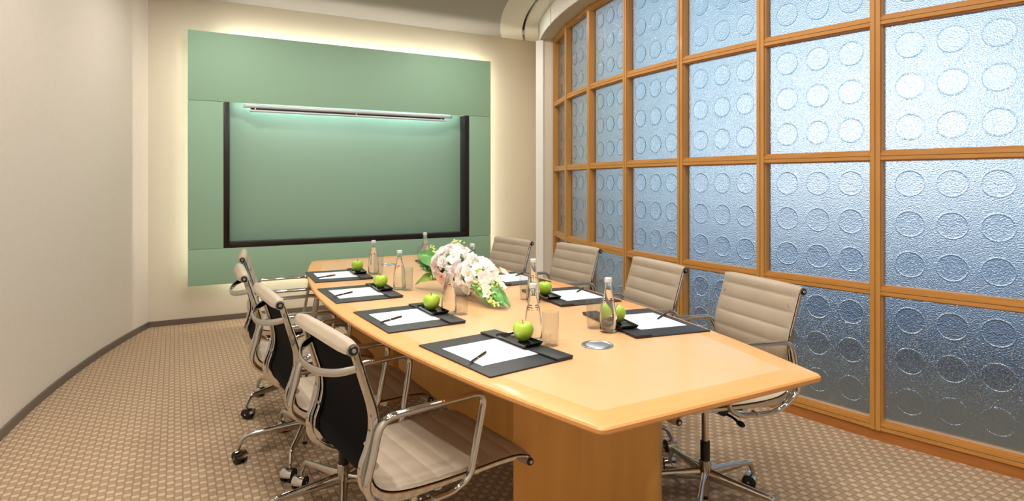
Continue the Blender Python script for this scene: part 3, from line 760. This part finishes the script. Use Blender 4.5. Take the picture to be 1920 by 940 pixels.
def sprig(pts, nb, sz, m=M['bud']):
    P = cr([Vector(p)-Vector((VX, VY, FZ)) for p in pts], 6)
    b = MB(); b.cur = 1; b.tube(P, .0016, None, 6); b.cur = 0
    for k in range(nb):
        t = .3+.7*k/(nb-1); p = P[int(t*(len(P)-1))]; a = k*2.4
        off = Vector((math.cos(a), math.sin(a), .5)).normalized()*(.012*(1.1-t*.6))
        s_ = sz*(1.15-.6*t); T = off.to_track_quat('Z', 'Y').to_matrix().to_4x4()
        b.tube([p, p+off*.8], .0009, None, 5); b.ell(p+off*1.1, (s_*.55, s_*.55, s_), T, 8, 6)
    b.build('bud_sprig', [m, M['grstem']], arr, ang=80)
sprig([(1.17, 2.62, .88), (1.16, 2.64, .95), (1.165, 2.66, .985), (1.20, 2.65, .975)], 11, .012)
sprig([(1.12, 2.72, .90), (1.10, 2.78, .935), (1.10, 2.80, .955)], 8, .011)
sprig([(1.15, 2.6, .86), (1.08, 2.78, .845), (1.055, 2.84, .835)], 9, .010)
sprig([(1.15, 2.6, .85), (1.09, 2.72, .82), (1.075, 2.74, .80)], 8, .010)
for k in range(11):
    x = 1.145+.011*k
    sprig([(1.185, 2.45, .85), (x-.004, 2.37, .83-.018*(k % 3)), (1.168+.35*(x-1.2)-.006, 2.29+.02*(k % 2), .785), (1.160+.30*(x-1.2)+.008*(k % 2), 2.215+.03*(k % 3), .757)], 12, .0145)
sprig([(1.16, 2.42, .84), (1.13, 2.36, .80), (1.135, 2.35, .78)], 8, .011)
sprig([(1.20, 2.46, .88), (1.16, 2.40, .885), (1.14, 2.38, .87)], 8, .010)
def leaf(p0, p1, up, W, bend, m, nm='leaf'):
    p0, p1 = Vector(p0)-Vector((VX, VY, FZ)), Vector(p1)-Vector((VX, VY, FZ)); d = p1-p0; L = d.length; t = d.normalized(); u = Vector(up); u = (u-t*u.dot(t)).normalized(); w = t.cross(u)
    b = MB(); n, m_ = 12, 8
    for layer in (0, 1):
        vs = []
        for i in range(n+1):
            q = i/n; wd = W*(math.sin(PI*q**.75))**.85 if 0 < q < 1 else .0006
            for j in range(m_+1):
                s_ = (j/m_-.5)*2; vs.append(p0+t*(L*q)+w*(wd*s_)+u*(bend*math.sin(PI*q)+.25*wd*abs(s_)-.0012*layer+.002*math.sin(q*22)*abs(s_)))
        b.add(vs, [(i*(m_+1)+j, i*(m_+1)+j+1, (i+1)*(m_+1)+j+1, (i+1)*(m_+1)+j) for i in range(n) for j in range(m_)])
    b.build(nm, m, arr, ang=80, weld=False)
leaf((1.14, 2.70, .86), (1.075, 2.92, .905), (-.5, -.6, .7), .052, .02, M['leaf'])
leaf((1.14, 2.70, .84), (1.06, 2.88, .86), (-.7, -.5, .5), .040, .01, M['leaf'])
leaf((1.14, 2.70, .81), (1.045, 2.89, .752), (-.5, -.5, .8), .030, .03, M['leaf2'])
leaf((1.17, 2.44, .83), (1.185, 2.185, .748), (0, -.3, 1), .030, .012, M['leaf'])
leaf((1.19, 2.44, .83), (1.215, 2.21, .750), (0, -.3, 1), .030, .012, M['leaf'])
leaf((1.15, 2.44, .82), (1.145, 2.25, .752), (-.2, -.3, 1), .030, .02, M['leaf'])
leaf((1.20, 2.62, .88), (1.22, 2.56, .955), (-.5, -.8, .3), .022, .0, M['leaf'])

M['tumbler'] = m = bpy.data.materials.new('thin_clear_glass'); m.use_nodes = True
nt = m.node_tree; nt.nodes.remove(nt.nodes['Principled BSDF']); ta = nt.nodes.new('ShaderNodeBsdfTransparent'); ta.inputs['Color'].default_value = (.93, .95, .95, 1)
tg = nt.nodes.new('ShaderNodeBsdfGlossy'); tg.inputs['Roughness'].default_value = .03; tf = nt.nodes.new('ShaderNodeFresnel'); tf.inputs['IOR'].default_value = 1.85
tm = nt.nodes.new('ShaderNodeMixShader'); tgeo = nt.nodes.new('ShaderNodeNewGeometry'); tmu = nt.nodes.new('ShaderNodeMath'); tmu.operation = 'MULTIPLY_ADD'; nt.links.new(tgeo.outputs['Backfacing'], tmu.inputs[0]); nt.links.new(tf.outputs[0], tmu.inputs[1])
tinv = nt.nodes.new('ShaderNodeMath'); tinv.operation = 'SUBTRACT'; tinv.inputs[0].default_value = 1; nt.links.new(tgeo.outputs['Backfacing'], tinv.inputs[1]); tmu.operation = 'MULTIPLY'; nt.links.new(tinv.outputs[0], tmu.inputs[0]); nt.links.new(tmu.outputs[0], tm.inputs[0]); nt.links.new(ta.outputs[0], tm.inputs[1]); nt.links.new(tg.outputs[0], tm.inputs[2]); nt.links.new(tm.outputs[0], nt.nodes['Material Output'].inputs['Surface'])
bpy.data.meshes['glass'].materials[0] = M['tumbler']
# ------------------------------------------------------------------ outside
out = MB()
out.prism([(4.6, -9), (3.0, -1.4)]+[(x, y) for x, y in arc(R_W-.09, -1.3, 5.5, 30)]+[(4.6, 9), (6.0, 12), (6.0, -9)], -.12, -.02)
mdeck = mat('grey_brown_terrace', (88, 80, 72), .8); noise_tint(mdeck, (50, 45, 40), (68, 62, 55), 3, coords(mdeck))
o = out.build('terrace_ground', mdeck, smooth=False); struct(o)
msea = mat('blue_water', (10, 84, 138), .3, spec=.35)
nn = nd(msea, 'ShaderNodeTexNoise', Scale=.8, Detail=4); lk(msea, coords(msea), nn.inputs['Vector']); bump(msea, nn.outputs['Fac'], .6, .6)
o = MB().add([(5.9, -60, -.3), (13, -60, -.3), (13, 90, -.3), (5.9, 90, -.3)], [(0, 1, 2, 3)]).build('pool_water', msea, smooth=False, weld=False); struct(o)
o = MB().box(13, 900, -600, 900, -.4, -.12).build('glare_paving_ground', mat('glare_white_paving', (232, 238, 242), .6), smooth=False); struct(o)  # invented far ground, white glare put into its pale colour

W = bpy.data.worlds.new('daylight'); S.world = W; W.use_nodes = True
nt = W.node_tree; bg = nt.nodes['Background']
tc = nt.nodes.new('ShaderNodeTexCoord'); sp = nt.nodes.new('ShaderNodeSeparateXYZ'); nt.links.new(tc.outputs['Generated'], sp.inputs[0])
rp = nt.nodes.new('ShaderNodeValToRGB'); nt.links.new(sp.outputs['Z'], rp.inputs['Fac'])
els = rp.color_ramp.elements; els[0].position = 0; els[0].color = lin((205, 228, 245)); els[1].position = 1; els[1].color = lin((90, 130, 175))
for p, c_ in ((.08, (152, 208, 236)), (.20, (134, 190, 220)), (.40, (118, 164, 194)),): e = els.new(p); e.color = lin(c_)
ns = nt.nodes.new('ShaderNodeTexNoise'); ns.inputs['Scale'].default_value = 2.6; ns.inputs['Detail'].default_value = 5; nt.links.new(tc.outputs['Generated'], ns.inputs['Vector'])
r2 = nt.nodes.new('ShaderNodeValToRGB'); r2.color_ramp.elements[0].position = .42; r2.color_ramp.elements[1].position = .62
nt.links.new(ns.outputs['Fac'], r2.inputs['Fac'])
mxw = nt.nodes.new('ShaderNodeMix'); mxw.data_type = 'RGBA'; nt.links.new(r2.outputs['Color'], mxw.inputs[0]); nt.links.new(rp.outputs['Color'], mxw.inputs[6]); mxw.inputs[7].default_value = (.95, .89, .84, 1)
mul = nt.nodes.new('ShaderNodeMath'); mul.operation = 'MULTIPLY'; nt.links.new(r2.outputs['Color'], mul.inputs[0]); mul.inputs[1].default_value = .35; nt.links.new(mul.outputs[0], mxw.inputs[0])
dt = nt.nodes.new('ShaderNodeVectorMath'); dt.operation = 'DOT_PRODUCT'; nt.links.new(tc.outputs['Generated'], dt.inputs[0]); dt.inputs[1].default_value = (.862, .506, -.03)
gl_ = nt.nodes.new('ShaderNodeMapRange'); gl_.interpolation_type = 'SMOOTHSTEP'; nt.links.new(dt.outputs['Value'], gl_.inputs['Value'])
gl_.inputs['From Min'].default_value = .925; gl_.inputs['From Max'].default_value = .998; gl_.inputs['To Max'].default_value = 1.0
gm = nt.nodes.new('ShaderNodeMix'); gm.data_type = 'RGBA'; nt.links.new(gl_.outputs[0], gm.inputs[0]); nt.links.new(mxw.outputs[2], gm.inputs[6]); gm.inputs[7].default_value = (1.42, 1.46, 1.50, 1)
nt.links.new(gm.outputs[2], bg.inputs['Color']); bg.inputs['Strength'].default_value = 1.0

# ------------------------------------------------------------------ lamps (ceiling downlights, added wall-fill discs and flower spot)
def spot(x, y, power, ang=110, rad=.05, col=(1, .90, .76), tgt=None, blend=.8):
    l = bpy.data.lights.new('downlight_and_fill', 'SPOT'); l.energy = power; l.spot_size = rd(ang); l.spot_blend = blend; l.shadow_soft_size = rad; l.color = col
    o = bpy.data.objects.new('downlight_and_fill', l); COL.objects.link(o); o.location = (x, y, CZ-.02)
    if tgt: o.rotation_euler = (Vector(tgt)-o.location).to_track_quat('-Z', 'Y').to_euler()
    return o
def fill_disc(x, y, power, d=.16, col=(1, .965, .905)):  # soft area lights added to fill the upper walls
    l = bpy.data.lights.new('downlight_and_fill', 'AREA'); l.shape = 'DISK'; l.size = d; l.energy = power; l.color = col
    o = bpy.data.objects.new('downlight_and_fill', l); COL.objects.link(o); o.location = (x, y, CZ-.015); return o
for (x, y, p) in ((.35, .6, 26), (.15, 2.2, 22), (.05, 3.8, 24), (.35, 5.3, 26), (1.3, -.3, 26), (1.3, 1.6, 22), (1.3, 3.2, 22), (1.5, 4.9, 24), (2.3, .5, 24), (2.2, 2.2, 22), (2.25, 3.8, 22), (2.6, 5.4, 24)):
    fill_disc(x, y, p*(.54 if x < .5 else .48))
WC = (1, .95, .87)
spot(.66, 1.14, 55, 110, .03, WC, None, .4); spot(-.15, 1.30, 110, 100, .03, WC, None, .5); spot(.5, 3.0, 30, 90, .03, WC); spot(1.18, 2.2, 26, 26, .03, (1, .97, .93), (1.18, 2.5, .9)); spot(1.7, 2.0, 22, 90, .03, WC); spot(2.3, .6, 22, 90, .03, WC)  # the narrow aimed spot is added to whiten the flowers

# ------------------------------------------------------------------ view
S.view_settings.view_transform = 'Standard'; S.view_settings.look = 'None'; S.view_settings.gamma = 1; S.view_settings.use_curve_mapping = False
S.view_settings.exposure = .06
cy = S.cycles
cy.max_bounces = 26; cy.diffuse_bounces = 5; cy.glossy_bounces = 5; cy.transmission_bounces = 24; cy.transparent_max_bounces = 8
cy.caustics_reflective = False; cy.caustics_refractive = True; cy.blur_glossy = .5
cy.sample_clamp_indirect = 3.5; cy.use_denoising = True
